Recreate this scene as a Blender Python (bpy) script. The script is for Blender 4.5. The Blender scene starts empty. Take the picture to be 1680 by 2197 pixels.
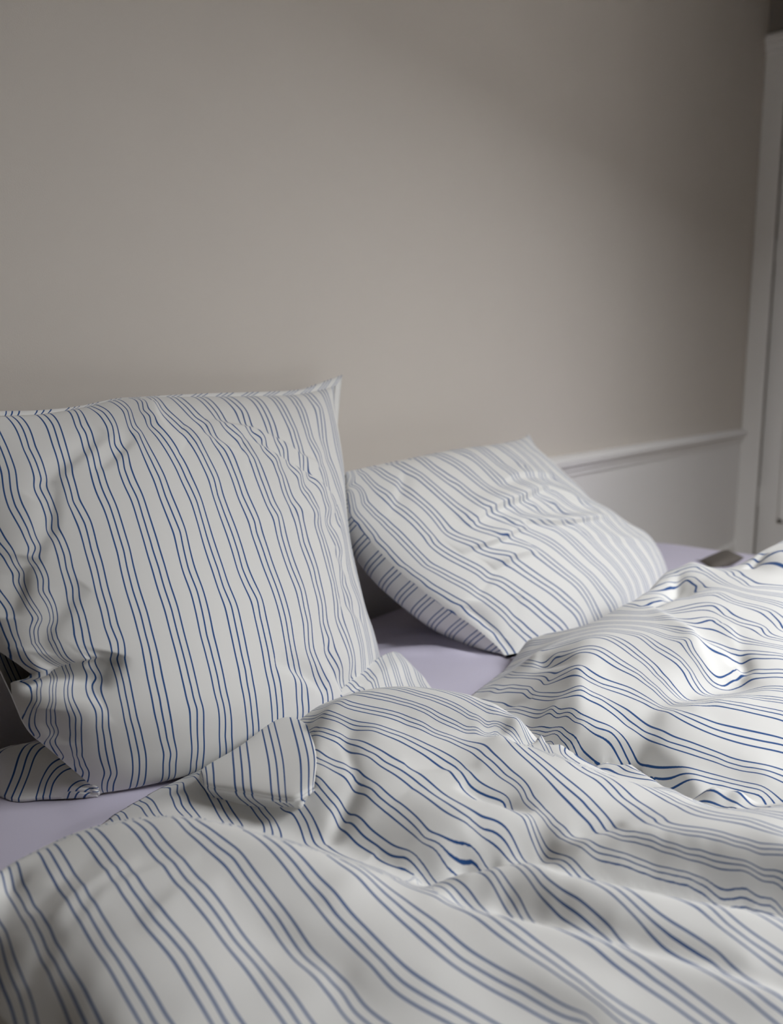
import bpy, math
import numpy as np

C = bpy.context.scene
COL = C.collection
rng = np.random.default_rng(7)

# ------------------------------------------------------------------ camera
cam_data = bpy.data.cameras.new('camera')
cam_data.sensor_fit = 'VERTICAL'
cam_data.sensor_height = 36.0
cam_data.lens = 36.0*1720/2197
cam_data.clip_start = .02
cam_data.dof.use_dof = True
cam_data.dof.focus_distance = 1.22
cam_data.dof.aperture_fstop = 2.7
cam = bpy.data.objects.new('camera', cam_data)
COL.objects.link(cam)
cam.location = (0, 0, 1.08)
cam.rotation_euler = (math.radians(90-8.7), 0, math.radians(37.3-90))
C.camera = cam

# ------------------------------------------------------------------ world, daylight, exposure
world = bpy.data.worlds.new('overcast_sky'); C.world = world
world.use_nodes = True
wn = world.node_tree; bg = wn.nodes['Background']
geo = wn.nodes.new('ShaderNodeTexCoord'); sep = wn.nodes.new('ShaderNodeSeparateXYZ')
ramp = wn.nodes.new('ShaderNodeValToRGB')
wn.links.new(geo.outputs['Generated'], sep.inputs[0]); wn.links.new(sep.outputs['Z'], ramp.inputs[0])
ramp.color_ramp.elements[0].position = .02; ramp.color_ramp.elements[0].color = (.06, .055, .05, 1)
ramp.color_ramp.elements[1].position = .05; ramp.color_ramp.elements[1].color = (.38, .39, .41, 1)   # overcast: darker to the horizon
e = ramp.color_ramp.elements.new(1.0); e.color = (1.03, 1.05, 1.08, 1)
wn.links.new(ramp.outputs[0], bg.inputs[0])
bg.inputs[1].default_value = 36.0

def area(name, loc, target, sx, sy, power, color):
    l = bpy.data.lights.new(name, 'AREA'); l.shape = 'RECTANGLE'
    l.size, l.size_y, l.energy, l.color = sx, sy, power, color
    o = bpy.data.objects.new(name, l); COL.objects.link(o)
    o.location = loc
    d = np.array(target, float)-np.array(loc, float)
    o.rotation_euler = (math.atan2(math.hypot(d[0], d[1]), -d[2]), 0, math.atan2(d[1], d[0])-math.pi/2)
    return o
# daylight comes in through the one tall window; a portal only tells the sampler where the opening is
for wx0, wx1 in ((1.2, 2.7),):
    port = area('window_daylight_portal', ((wx0+wx1)/2, -1.2, 2.15), ((wx0+wx1)/2, 0, 2.15), wx1-wx0, 2.5, 1, (1, 1, 1))
    port.data.cycles.is_portal = True

C.view_settings.view_transform = 'Standard'
C.view_settings.look = 'None'
C.view_settings.exposure = -.64
C.view_settings.gamma = 1.0
C.view_settings.use_curve_mapping = False
C.cycles.max_bounces = 8
C.cycles.diffuse_bounces = 5

# ------------------------------------------------------------------ measurements of the cloth (metres, bed and cloth coordinates)
DUVET_HEIGHTS=[[.323,.783,.075,0],[.341,.781,.08,0],[.359,.78,.085,0],[.378,.777,.088,0],[.397,.774,.092,0],[.418,.768,.096,0],[.439,.763,.1,0],[.455,.747,.104,0],[.47,.731,.108,0],[.489,.711,.11,0],[.508,.691,.112,0],[.518,.672,.111,0],[.529,.653,.11,0],[.536,.631,.108,0],[.544,.61,.106,0],[.553,.588,.103,0],[.562,.565,.1,0],[.572,.548,.095,0],[.581,.53,.09,0],[.595,.515,.082,0],[.608,.501,.075,0],[.629,.479,.06,0],[.645,.466,.05,0],[.351,.764,.078,1],[.368,.751,.082,1],[.387,.739,.087,1],[.405,.725,.091,1],[.423,.711,.095,1],[.438,.693,.097,1],[.453,.674,.099,1],[.464,.661,.099,1],[.474,.647,.099,1],[.487,.626,.098,1],[.5,.605,.097,1],[.51,.581,.093,1],[.519,.557,.09,1],[.533,.534,.086,1],[.547,.512,.083,1],[.557,.49,.079,1],[.568,.468,.075,1],[.578,.446,.071,1],[.589,.425,.066,1],[.36,.677,.077,1],[.372,.662,.08,1],[.385,.647,.082,1],[.397,.633,.085,1],[.409,.62,.085,1],[.421,.607,.086,1],[.433,.595,.086,1],[.448,.579,.084,1],[.464,.563,.082,1],[.473,.545,.076,1],[.483,.526,.07,1],[.494,.509,.072,1],[.506,.492,.074,1],[.518,.47,.072,1],[.53,.448,.07,1],[.536,.43,.069,1],[.542,.413,.069,1],[.548,.396,.068,1],[.485,.503,.064,1],[.486,.485,.061,1],[.486,.468,.059,1],[.486,.45,.057,1],[.486,.433,.056,1],[.485,.414,.054,1],[.485,.395,.053,1],[.483,.378,.052,1],[.482,.362,.05,1],[.346,.593,.068,1],[.356,.58,.069,1],[.366,.568,.07,1],[.377,.555,.071,1],[.389,.543,.071,1],[.401,.531,.07,1],[.414,.518,.07,1],[.429,.502,.066,1],[.444,.485,.062,1],[.455,.471,.063,1],[.466,.457,.063,1],[.477,.442,.064,1],[.5,.414,.065,1],[.511,.399,.066,1],[.525,.381,.066,1],[.538,.363,.066,1],[.332,.552,.055,1],[.341,.537,.056,1],[.35,.523,.057,1],[.359,.509,.059,1],[.368,.494,.06,1],[.381,.48,.059,1],[.394,.466,.057,1],[.407,.452,.056,1],[.42,.438,.054,1],[.434,.424,.052,1],[.447,.41,.05,1],[.588,.37,.066,1],[.59,.345,.066,1],[.592,.322,.066,1],[.592,.298,.066,1],[.591,.275,.066,1],[.594,.258,.065,1],[.596,.242,.064,1],[.599,.226,.063,1],[.562,.314,.056,1],[.565,.297,.054,1],[.567,.28,.052,1],[.57,.263,.05,1],[.572,.248,.049,1],[.575,.232,.048,1],[.578,.217,.047,1],[.284,.594,.03,1],[.293,.575,.034,1],[.302,.556,.038,1],[.311,.538,.042,1],[.319,.52,.046,1],[.328,.502,.05,1],[.337,.489,.05,1],[.347,.476,.05,1],[.357,.464,.05,1],[.366,.451,.05,1],[.376,.438,.05,1],[.386,.426,.05,1],[.395,.413,.05,1],[.405,.401,.049,1],[.415,.389,.049,1],[.425,.376,.048,1],[.436,.364,.048,1],[.446,.352,.047,1],[.456,.339,.047,1],[.466,.327,.046,1],[.476,.314,.046,1],[.486,.301,.046,1],[.495,.289,.046,1],[.505,.276,.046,1],[.515,.263,.046,1],[.524,.25,.046,1],[.534,.238,.046,1],[.545,.226,.047,1],[.556,.213,.047,1],[.567,.201,.048,1],[.578,.189,.048,1],[.589,.176,.049,1],[.6,.164,.049,1],[.612,.152,.05,1],[.624,.138,.051,1],[.636,.124,.052,1],[.648,.11,.053,1],[.661,.097,.053,1],[.673,.083,.054,1],[.685,.069,.055,1],[.261,.409,.04,1],[.27,.398,.04,1],[.279,.387,.04,1],[.287,.376,.04,1],[.296,.365,.04,1],[.304,.353,.04,1],[.313,.342,.04,1],[.321,.331,.04,1],[.33,.32,.04,1],[.338,.309,.04,1],[.347,.297,.04,1],[.355,.286,.04,1],[.363,.275,.04,1],[.372,.263,.041,1],[.38,.252,.041,1],[.388,.241,.042,1],[.396,.229,.042,1],[.404,.218,.043,1],[.412,.207,.043,1],[.421,.195,.044,1],[.429,.184,.044,1],[.437,.173,.045,1],[.445,.162,.045,1],[.456,.151,.045,1],[.466,.141,.046,1],[.477,.131,.046,1],[.488,.12,.047,1],[.5,.11,.047,1],[.511,.099,.048,1],[.522,.088,.048,1],[.534,.078,.049,1],[.545,.067,.049,1],[.557,.056,.05,1],[.569,.045,.05,1],[.363,.771,.072,0],[.358,.742,.072,0],[.353,.715,.072,0],[.348,.691,.067,0],[.343,.668,.062,0],[.338,.647,.058,0],[.334,.627,.054,0],[.328,.603,.05,0],[.323,.58,.046,0],[.317,.557,.041,0],[.336,.739,.053,1],[.327,.722,.047,1],[.319,.707,.041,1],[.312,.693,.036,1],[.303,.677,.029,1],[.295,.662,.022,1],[.302,.642,.028,1],[.308,.622,.034,1],[.316,.644,.04,1],[.325,.667,.045,1],[.313,.632,.033,1],[.303,.6,.021,1],[.299,.586,.015,1],[.565,.91,.012,0],[.589,.913,.012,0],[.613,.916,.012,0],[.653,.917,.014,0],[.695,.907,.018,0],[.704,.886,.03,0],[.566,.874,.02,1],[.584,.866,.023,1],[.602,.858,.026,1],[.624,.851,.029,1],[.646,.844,.032,1],[.62,.813,.03,1],[.638,.801,.033,1],[.655,.789,.036,1],[.632,.753,.032,1],[.657,.711,.032,1],[.662,.682,.034,1],[.667,.654,.035,1],[.669,.625,.037,1],[.672,.597,.038,1],[.669,.569,.038,1],[.667,.542,.038,1],[.787,.768,.072,0],[.812,.778,.082,0],[.73,.749,.058,0],[.735,.791,.05,0],[.712,.806,.042,0],[.685,.823,.034,0],[.715,.814,.043,0],[.745,.806,.051,0],[.778,.797,.06,0],[.775,.843,.048,0],[.709,.693,.064,0],[.698,.718,.054,0],[.675,.747,.038,0],[.683,.702,.043,0],[.684,.679,.047,0],[.715,.658,.074,0],[.744,.643,.082,0],[.747,.629,.08,0],[.68,.65,.046,1],[.691,.628,.055,1],[.709,.621,.062,1],[.69,.62,.052,1],[.657,.621,.036,1],[.706,.612,.056,0],[.686,.609,.05,0],[.664,.602,.04,0],[.798,.753,.09,0],[.745,.694,.082,0],[.725,.667,.08,0],[.77,.682,.088,0],[.821,.7,.096,0],[.765,.641,.09,0],[.823,.746,.117,0],[.848,.737,.127,0],[.891,.714,.132,0],[.913,.7,.133,0],[.935,.686,.133,0],[.95,.662,.132,0],[.965,.638,.13,0],[.986,.606,.125,0],[.988,.562,.117,0],[.989,.524,.105,0],[.984,.484,.096,0],[.987,.456,.086,0],[.99,.429,.076,0],[.995,.411,.069,0],[1,.392,.062,0],[1.004,.374,.055,0],[1.009,.356,.048,0],[.812,.718,.105,1],[.837,.705,.111,1],[.862,.691,.116,1],[.883,.673,.119,1],[.904,.655,.122,1],[.921,.633,.12,1],[.938,.612,.118,1],[.948,.59,.113,1],[.958,.568,.108,1],[.833,.668,.104,0],[.858,.658,.104,0],[.883,.647,.104,0],[.907,.615,.099,0],[.923,.598,.097,0],[.939,.58,.094,0],[.957,.559,.091,0],[.971,.54,.088,0],[.975,.516,.082,0],[.982,.493,.076,0],[.989,.471,.07,0],[.999,.433,.062,0],[1.015,.405,.052,0],[.951,.529,.094,0],[.939,.497,.095,0],[.942,.473,.091,0],[.945,.45,.088,0],[.952,.412,.081,0],[.971,.387,.072,0],[.977,.366,.069,0],[.983,.345,.067,0],[.99,.324,.064,0],[.998,.29,.06,0],[1.001,.267,.057,0],[1.004,.245,.055,0],[.788,.632,.097,1],[.807,.607,.093,1],[.826,.583,.09,1],[.844,.557,.087,1],[.861,.531,.085,1],[.872,.501,.086,1],[.882,.472,.088,1],[.881,.445,.087,1],[.881,.418,.086,1],[.885,.382,.083,1],[.906,.354,.077,1],[.926,.332,.073,1],[.947,.309,.068,1],[.739,.593,.083,1],[.755,.568,.082,1],[.77,.543,.08,1],[.785,.518,.079,1],[.8,.493,.077,1],[.809,.471,.076,1],[.818,.45,.076,1],[.818,.418,.076,1],[.701,.577,.062,0],[.699,.533,.06,0],[.708,.499,.068,0],[.725,.471,.072,0],[.74,.455,.074,0],[.764,.438,.076,0],[.78,.425,.077,0],[.796,.412,.077,0],[.822,.517,.079,0],[.823,.486,.074,0],[.83,.45,.071,0],[.797,.388,.066,0],[.681,.505,.05,0],[.69,.489,.054,0],[.7,.473,.058,0],[.716,.462,.061,0],[.732,.45,.064,0],[.76,.429,.066,0],[.781,.41,.067,0],[.722,.443,.04,0],[.744,.419,.044,0],[.764,.394,.047,0],[.776,.371,.052,0],[.671,.466,.04,0],[.681,.441,.052,0],[.688,.422,.06,0],[.706,.398,.066,0],[.718,.384,.068,0],[.73,.371,.07,0],[.659,.427,.055,1],[.668,.409,.058,1],[.684,.385,.062,1],[.688,.354,.062,1],[.658,.409,.046,0],[.663,.394,.045,0],[.675,.368,.044,0],[.679,.349,.046,0],[.682,.329,.048,0],[.684,.31,.051,0],[.686,.291,.054,0],[.69,.273,.054,0],[.693,.255,.054,0],[.699,.234,.053,0],[.704,.214,.053,0],[.708,.197,.053,0],[.711,.181,.053,0],[.715,.161,.052,0],[.718,.142,.052,0],[.72,.127,.052,0],[.723,.112,.052,0],[.632,.421,.062,0],[.632,.387,.063,0],[.641,.36,.064,0],[.648,.34,.065,0],[.653,.32,.066,0],[.659,.301,.066,0],[.665,.282,.066,0],[.668,.264,.067,0],[.671,.247,.067,0],[.675,.226,.068,0],[.679,.206,.068,0],[.682,.19,.069,0],[.685,.174,.069,0],[.687,.155,.07,0],[.689,.136,.07,0],[.691,.121,.07,0],[.692,.107,.07,0],[.627,.307,.066,1],[.63,.29,.066,1],[.633,.274,.066,1],[.636,.258,.065,1],[.639,.243,.065,1],[.642,.228,.065,1],[.645,.213,.064,1],[.648,.198,.064,1],[.651,.184,.063,1],[.654,.17,.063,1],[.656,.156,.062,1],[.659,.142,.062,1],[.661,.129,.062,1],[.708,.332,.073,1],[.707,.301,.075,1],[.714,.284,.075,1],[.721,.267,.074,1],[.729,.247,.073,1],[.738,.226,.072,1],[.745,.21,.071,1],[.752,.194,.07,1],[.758,.174,.07,1],[.764,.154,.069,1],[.77,.137,.068,1],[.777,.12,.067,1],[.693,.325,.066,1],[.701,.259,.069,1],[.709,.239,.068,1],[.716,.219,.067,1],[.721,.202,.067,1],[.726,.186,.066,1],[.728,.166,.065,1],[.73,.145,.064,1],[.727,.342,.076,0],[.732,.312,.078,0],[.738,.294,.078,0],[.743,.276,.078,0],[.751,.259,.077,0],[.758,.243,.076,0],[.767,.222,.074,0],[.776,.202,.073,0],[.786,.182,.072,0],[.796,.162,.07,0],[.802,.142,.069,0],[.807,.122,.068,0],[.758,.351,.06,0],[.764,.326,.06,0],[.772,.308,.059,0],[.78,.29,.058,0],[.787,.272,.058,0],[.794,.254,.057,0],[.803,.233,.056,0],[.812,.211,.055,0],[.821,.19,.054,0],[.83,.169,.053,0],[.838,.148,.052,0],[.845,.128,.05,0],[.78,.334,.072,0],[.788,.315,.072,0],[.795,.297,.072,0],[.804,.279,.071,0],[.813,.262,.071,0],[.82,.239,.071,0],[.828,.217,.07,0],[.834,.195,.07,0],[.84,.173,.07,0],[.848,.152,.069,0],[.856,.131,.068,0],[.797,.331,.083,0],[.805,.315,.085,0],[.812,.299,.088,0],[.818,.283,.089,0],[.824,.267,.091,0],[.832,.244,.091,0],[.84,.222,.092,0],[.847,.199,.092,0],[.854,.178,.093,0],[.86,.156,.093,0],[.866,.135,.093,0],[.821,.319,.086,0],[.834,.302,.089,0],[.846,.285,.093,0],[.855,.27,.096,0],[.864,.255,.099,0],[.877,.241,.101,0],[.889,.227,.102,0],[.903,.21,.103,0],[.916,.193,.104,0],[.932,.177,.104,0],[.948,.161,.104,0],[.969,.136,.104,0],[.793,.363,.074,0],[.817,.345,.078,0],[.842,.322,.08,0],[1.036,.314,.048,0],[1.046,.28,.046,0],[1.059,.248,.045,0],[1.07,.216,.044,0],[1.083,.184,.04,0],[1.027,.245,.047,0],[1.047,.221,.044,0],[1.114,.401,.05,0],[1.092,.359,.046,0],[1.081,.329,.044,0],[1.071,.3,.042,0],[1.082,.27,.039,0],[1.094,.241,.036,0],[1.098,.214,.033,0],[1.103,.188,.03,0],[1.072,.268,.052,0],[1.078,.238,.052,0],[1.074,.183,.052,0],[1.079,.431,.03,0],[1.074,.4,.03,0],[1.059,.367,.034,0],[1.054,.345,.036,0],[1.21,.728,.02,0],[1.184,.683,.025,0],[1.158,.641,.03,0],[1.125,.57,.035,0],[1.114,.539,.035,0],[1.103,.51,.034,0],[1.095,.475,.03,0],[1.231,.702,.035,0],[1.184,.619,.052,0],[1.128,.539,.066,0],[1.114,.508,.059,0],[1.102,.479,.052,0],[1.092,.437,.045,0],[1.233,.75,.012,0],[1.312,.758,.014,0],[1.385,.758,.02,0],[1.373,.72,.045,0],[1.262,.661,.062,1],[1.221,.603,.07,1],[1.184,.551,.085,1],[1.217,.533,.12,1],[1.169,.507,.1,1],[1.128,.484,.08,1],[1.303,.673,.07,1],[1.292,.635,.075,1],[1.295,.604,.1,1],[1.27,.558,.125,1],[1.265,.53,.128,1],[1.313,.66,.09,0],[1.335,.569,.13,0],[1.404,.562,.132,0],[1.466,.55,.135,0],[1.256,.5,.108,1],[1.241,.473,.098,1],[1.227,.448,.088,1],[1.185,.47,.088,1],[1.131,.446,.066,1],[1.159,.424,.062,1],[1.185,.431,.082,1],[1.181,.392,.078,1],[1.164,.358,.074,1],[1.149,.326,.07,1],[1.149,.299,.067,1],[1.148,.273,.064,1],[1.146,.247,.062,1],[1.143,.222,.06,1],[1.135,.279,.06,1],[1.131,.309,.06,1],[1.127,.339,.06,1],[1.122,.371,.06,1],[1.199,.377,.085,0],[1.238,.347,.092,0],[1.276,.322,.095,0],[1.312,.296,.096,0],[1.321,.264,.095,0],[1.321,.23,.094,0],[1.226,.39,.082,0],[1.287,.368,.078,0],[1.337,.346,.078,0],[1.372,.333,.08,0],[1.393,.316,.084,0],[1.191,.329,.08,1],[1.219,.306,.08,1],[1.226,.274,.079,1],[1.233,.243,.077,1],[1.246,.207,.075,1],[1.324,.503,.122,0],[1.33,.476,.117,0],[1.336,.449,.113,0],[1.306,.406,.098,0],[1.311,.436,.106,0],[1.318,.467,.114,0],[1.335,.534,.13,0],[1.414,.495,.135,1],[1.429,.457,.134,1],[1.431,.42,.138,1],[1.404,.399,.13,1],[1.38,.375,.108,1],[1.371,.348,.09,1],[1.486,.485,.142,1],[1.487,.433,.142,1],[1.477,.404,.13,1],[1.467,.376,.118,1],[1.473,.353,.104,1],[1.462,.334,.098,1],[1.404,.305,.1,1],[1.418,.286,.104,1],[1.448,.256,.106,1],[1.352,.271,.099,1],[1.471,.33,.118,1],[1.491,.304,.122,1],[1.509,.269,.12,1],[1.558,.529,.145,1],[1.562,.484,.148,1],[1.588,.456,.153,1],[1.615,.428,.158,1],[1.579,.396,.15,1],[1.542,.348,.14,1],[1.535,.306,.132,1],[1.521,.272,.125,1],[1.693,.479,.16,0],[1.7,.443,.166,0],[1.674,.409,.161,0],[1.651,.376,.156,0],[1.63,.328,.15,0],[1.603,.289,.145,0],[1.552,.554,.148,0],[1.661,.571,.15,0],[1.739,.552,.155,0],[1.737,.536,.142,0],[1.699,.513,.138,0],[1.847,.588,.165,0],[1.874,.573,.17,0],[1.887,.556,.18,0],[1.772,.513,.17,0],[1.737,.487,.162,0],[1.865,.499,.174,0],[1.893,.476,.172,0],[1.765,.452,.172,1],[1.735,.397,.172,1],[1.728,.355,.171,1],[1.722,.315,.17,1],[1.885,.444,.178,0],[1.906,.42,.185,0],[1.958,.414,.215,0],[2.031,.381,.235,0],[1.904,.354,.21,0],[1.868,.392,.185,0],[1.85,.341,.18,0],[.3,.2,-.12,1],[.3,.5,-.12,1],[.3,.8,-.12,1],[.3,-.2,-.12,1],[.34,0,-.01,1],[.34,-.4,-.01,1],[.3,-.6,-.12,1],[.6,-.5,.04,1],[1.2,-.5,.06,1],[2,-.5,.07,1],[2.8,-.5,.07,1],[1.2,-.1,.06,1],[2,0,.09,1],[2.8,0,.09,1],[2.6,.3,.15,1],[1.6,.1,.07,1],[2.9,.5,.1,1],[1.973,.644,.1,0],[1.998,.595,.11,0],[2.004,.554,.1,0],[2.014,.524,.1,0],[2.073,.496,.11,0],[2.155,.472,.13,0],[2.263,.429,.15,0],[2.381,.34,.16,0]]
FRONT_OUTLINE=[[.295,-.62],[.295,.93],[.419,.894],[.465,.883],[.524,.897],[.581,.92],[.57,.918],[.619,.925],[.663,.93],[.71,.927],[.753,.91],[.788,.88],[.853,.86],[.911,.867],[.953,.837],[.996,.796],[1.037,.734],[1.071,.682],[1.074,.628],[1.069,.577],[1.066,.523],[1.08,.471],[1.104,.432],[1.117,.39],[1.089,.337],[1.042,.282],[1.038,.238],[1.04,.202],[1.087,.108],[2.9,-.45],[2.9,-.62]]
BACK_OUTLINE=[[1.071,.682],[1.244,.759],[1.328,.768],[1.42,.777],[1.508,.793],[1.531,.73],[1.515,.651],[1.613,.622],[1.715,.62],[1.984,.647],[2.049,.611],[2.119,.551],[2.262,.496],[2.494,.356],[2.92,.55],[2.92,-.45],[1.052,.104],[1.006,.196],[1.004,.23],[1.008,.273],[1.055,.326],[1.084,.379],[1.071,.42],[1.048,.457],[1.035,.507],[1.038,.561],[1.044,.611]]
FRONT_HEM=[[.295,-.62],[.295,.93],[.419,.894],[.465,.883],[.524,.897],[.581,.92],[.57,.918],[.619,.925],[.663,.93],[.71,.927],[.753,.91],[.788,.88],[.853,.86],[.911,.867],[.953,.837],[.996,.796],[1.037,.734],[1.071,.682]]
BACK_HEM=[[1.071,.682],[1.244,.759],[1.328,.768],[1.42,.777],[1.508,.793],[1.531,.73],[1.515,.651],[1.613,.622],[1.715,.62],[1.984,.647],[2.049,.611],[2.119,.551],[2.262,.496],[2.494,.356],[2.92,.55]]
FRONT_REGIONS=[[[.972,.559],[.957,.532],[.945,.499],[.95,.452],[.958,.415],[.976,.389],[.996,.326],[1.003,.292],[1.009,.246],[2.9,-.2],[1.087,.108],[1.04,.202],[1.038,.238],[1.042,.282],[1.089,.337],[1.117,.39],[1.104,.432],[1.08,.471],[1.066,.523],[1.069,.577],[1.074,.628],[1.088,.635]],[[.68,.483],[.678,.47],[.687,.446],[.695,.426],[.713,.402],[.737,.374],[.734,.373],[.738,.347],[.743,.317],[.754,.281],[.769,.246],[.788,.205],[.807,.164],[.819,.123],[2.9,-.3],[2.9,-.55],[.704,.108],[.7,.138],[.696,.177],[.69,.209],[.683,.251],[.676,.286],[.664,.326],[.652,.366],[.642,.393],[.642,.427]],[[.2,-.7],[.2,1],[.327,.794],[.364,.791],[.402,.785],[.445,.773],[.477,.741],[.515,.701],[.536,.662],[.552,.619],[.571,.574],[.59,.538],[.617,.508],[.639,.486],[.68,.483],[.642,.427],[.642,.393],[.652,.366],[.664,.326],[.676,.286],[.683,.251],[.69,.209],[.696,.177],[.7,.138],[.704,.108],[2.9,-.55],[2.9,-.7]]]
FRONT_STRIPES=[[[.948,.568,13],[.968,.546,13],[.954,.582,14],[.965,.558,14],[.976,.535,14],[.976,.51,14],[.976,.595,15],[.982,.559,15],[.991,.506,15],[.953,.455,15],[.964,.438,16],[.962,.412,16],[1.09,.433,17],[1.088,.409,17],[1.073,.376,17],[1.076,.353,17],[1.084,.333,17],[1.114,.392,18],[1.097,.361,17.8]],[[.665,.422,8],[.663,.411,8],[.661,.4,8],[.7,.398,9],[.691,.381,9],[.686,.365,9],[.681,.354,9],[.725,.377,10],[.706,.343,10],[.7,.324,10],[.698,.308,10],[.696,.288,10],[.694,.272,10],[.736,.275,11],[.73,.258,11],[.724,.241,11],[.72,.225,11],[.718,.21,11],[.718,.196,11],[.718,.183,11],[.718,.17,11],[.775,.197,12],[.765,.182,12],[.757,.169,12],[.751,.147,12],[.75,.132,12],[.748,.117,12],[.792,.123,13]],[[.333,.733,0],[.327,.715,0],[.321,.693,0],[.317,.671,0],[.312,.652,0],[.308,.639,0],[.369,.775,1],[.362,.753,1],[.357,.727,1],[.351,.695,1],[.349,.683,1],[.345,.666,1],[.339,.637,1],[.334,.611,1],[.329,.589,1],[.326,.574,1],[.406,.765,2],[.402,.749,2],[.396,.717,2],[.386,.681,2],[.382,.658,2],[.377,.633,2],[.372,.611,2],[.366,.578,2],[.361,.552,2],[.358,.535,2],[.353,.514,2],[.441,.739,3],[.437,.716,3],[.431,.684,3],[.424,.653,3],[.419,.622,3],[.413,.597,3],[.412,.574,3],[.409,.546,3],[.402,.517,3],[.396,.492,3],[.39,.469,3],[.478,.695,4],[.474,.679,4],[.471,.651,4],[.466,.622,4],[.461,.594,4],[.46,.575,4],[.457,.554,4],[.452,.529,4],[.449,.502,4],[.446,.487,4],[.44,.465,4],[.435,.441,4],[.431,.426,4],[.512,.66,5],[.512,.647,5],[.511,.62,5],[.512,.597,5],[.506,.57,5],[.502,.545,5],[.498,.522,5],[.491,.495,5],[.485,.471,5],[.483,.455,5],[.479,.432,5],[.478,.419,5],[.471,.4,5],[.469,.382,5],[.551,.559,6],[.549,.544,6],[.545,.524,6],[.542,.507,6],[.534,.476,6],[.531,.459,6],[.528,.442,6],[.521,.417,6],[.515,.394,6],[.513,.378,6],[.514,.364,6],[.516,.349,6],[.519,.335,6],[.521,.322,6],[.523,.309,6],[.597,.481,7],[.595,.469,7],[.59,.443,7],[.583,.414,7],[.573,.379,7],[.567,.352,7],[.568,.331,7],[.57,.309,7],[.572,.292,7],[.573,.265,7],[.575,.249,7],[.58,.234,7],[.636,.375,8],[.632,.361,8],[.623,.339,8],[.618,.317,8],[.613,.293,8],[.606,.265,8],[.601,.239,8],[.6,.227,8],[.6,.215,8],[.601,.198,8],[.666,.261,9],[.66,.245,9],[.654,.229,9],[.652,.216,9],[.648,.203,9],[.646,.186,9],[.643,.169,9],[.641,.157,9],[.639,.145,9],[.68,.126,10],[.676,.114,10],[.676,.103,10]],[[.578,.905,2],[.619,.911,3],[.673,.9,4],[.648,.868,4],[.626,.83,4],[.676,.827,5],[.663,.802,5],[.646,.768,5],[.547,.64,5],[.686,.767,6],[.677,.74,6],[.665,.704,6],[.584,.612,6],[.69,.704,7],[.687,.691,7],[.691,.682,7],[.679,.651,7],[.65,.605,7],[.73,.749,8],[.717,.702,8],[.712,.655,8],[.708,.635,8],[.708,.617,8],[.689,.572,8],[.685,.546,8],[.681,.519,8],[.686,.498,8],[.688,.479,8],[.767,.749,9],[.747,.692,9],[.748,.662,9],[.755,.639,9],[.748,.628,9],[.734,.579,9],[.728,.55,9],[.718,.519,9],[.706,.49,9],[.712,.463,9],[.734,.438,9],[.802,.752,10],[.799,.72,10],[.808,.701,10],[.794,.645,10],[.789,.613,10],[.79,.587,10],[.781,.543,10],[.763,.496,10],[.754,.466,10],[.754,.443,10],[.763,.43,10],[.766,.416,10],[.76,.399,10],[.856,.636,11],[.857,.596,11],[.856,.569,11],[.855,.542,11],[.831,.507,11],[.831,.484,11],[.835,.456,11],[.806,.408,11],[.793,.392,11],[.785,.379,11],[.775,.358,11],[.819,.743,11],[.828,.715,11],[.842,.674,11],[.847,.727,12],[.865,.693,12],[.885,.657,12],[.897,.625,12],[.909,.588,12],[.906,.557,12],[.891,.52,12],[.869,.475,12],[.844,.431,12],[.826,.404,12],[.812,.381,12],[.804,.362,12],[.795,.339,12],[.79,.318,12],[.795,.302,12],[.801,.286,12],[.808,.264,12],[.814,.242,12],[.82,.226,12],[.824,.21,12],[.825,.193,12],[.836,.171,12],[.844,.148,12],[.887,.711,13],[.903,.671,13],[.916,.638,13],[.923,.614,13],[.933,.592,13],[.948,.568,13],[.968,.546,13],[.938,.496,13],[.921,.459,13],[.897,.418,13],[.884,.393,13],[.873,.37,13],[.854,.344,13],[.831,.317,13],[.814,.298,13],[.82,.277,13],[.825,.256,13],[.831,.23,13],[.838,.206,13],[.843,.189,13],[.85,.156,13],[.856,.14,13],[.933,.657,14],[.944,.624,14],[.954,.582,14],[.965,.558,14],[.956,.397,14],[.96,.383,14],[.924,.34,14],[.899,.31,14],[.864,.278,14],[.844,.261,14],[.846,.243,14],[.851,.226,14],[.856,.208,14],[.858,.19,14],[.862,.166,14],[.976,.595,15],[.982,.559,15],[.981,.321,15],[.973,.297,15],[.948,.268,15],[.903,.235,15],[.895,.21,15],[.896,.187,15],[.89,.168,15],[.889,.149,15],[.932,.168,16]]]
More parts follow.
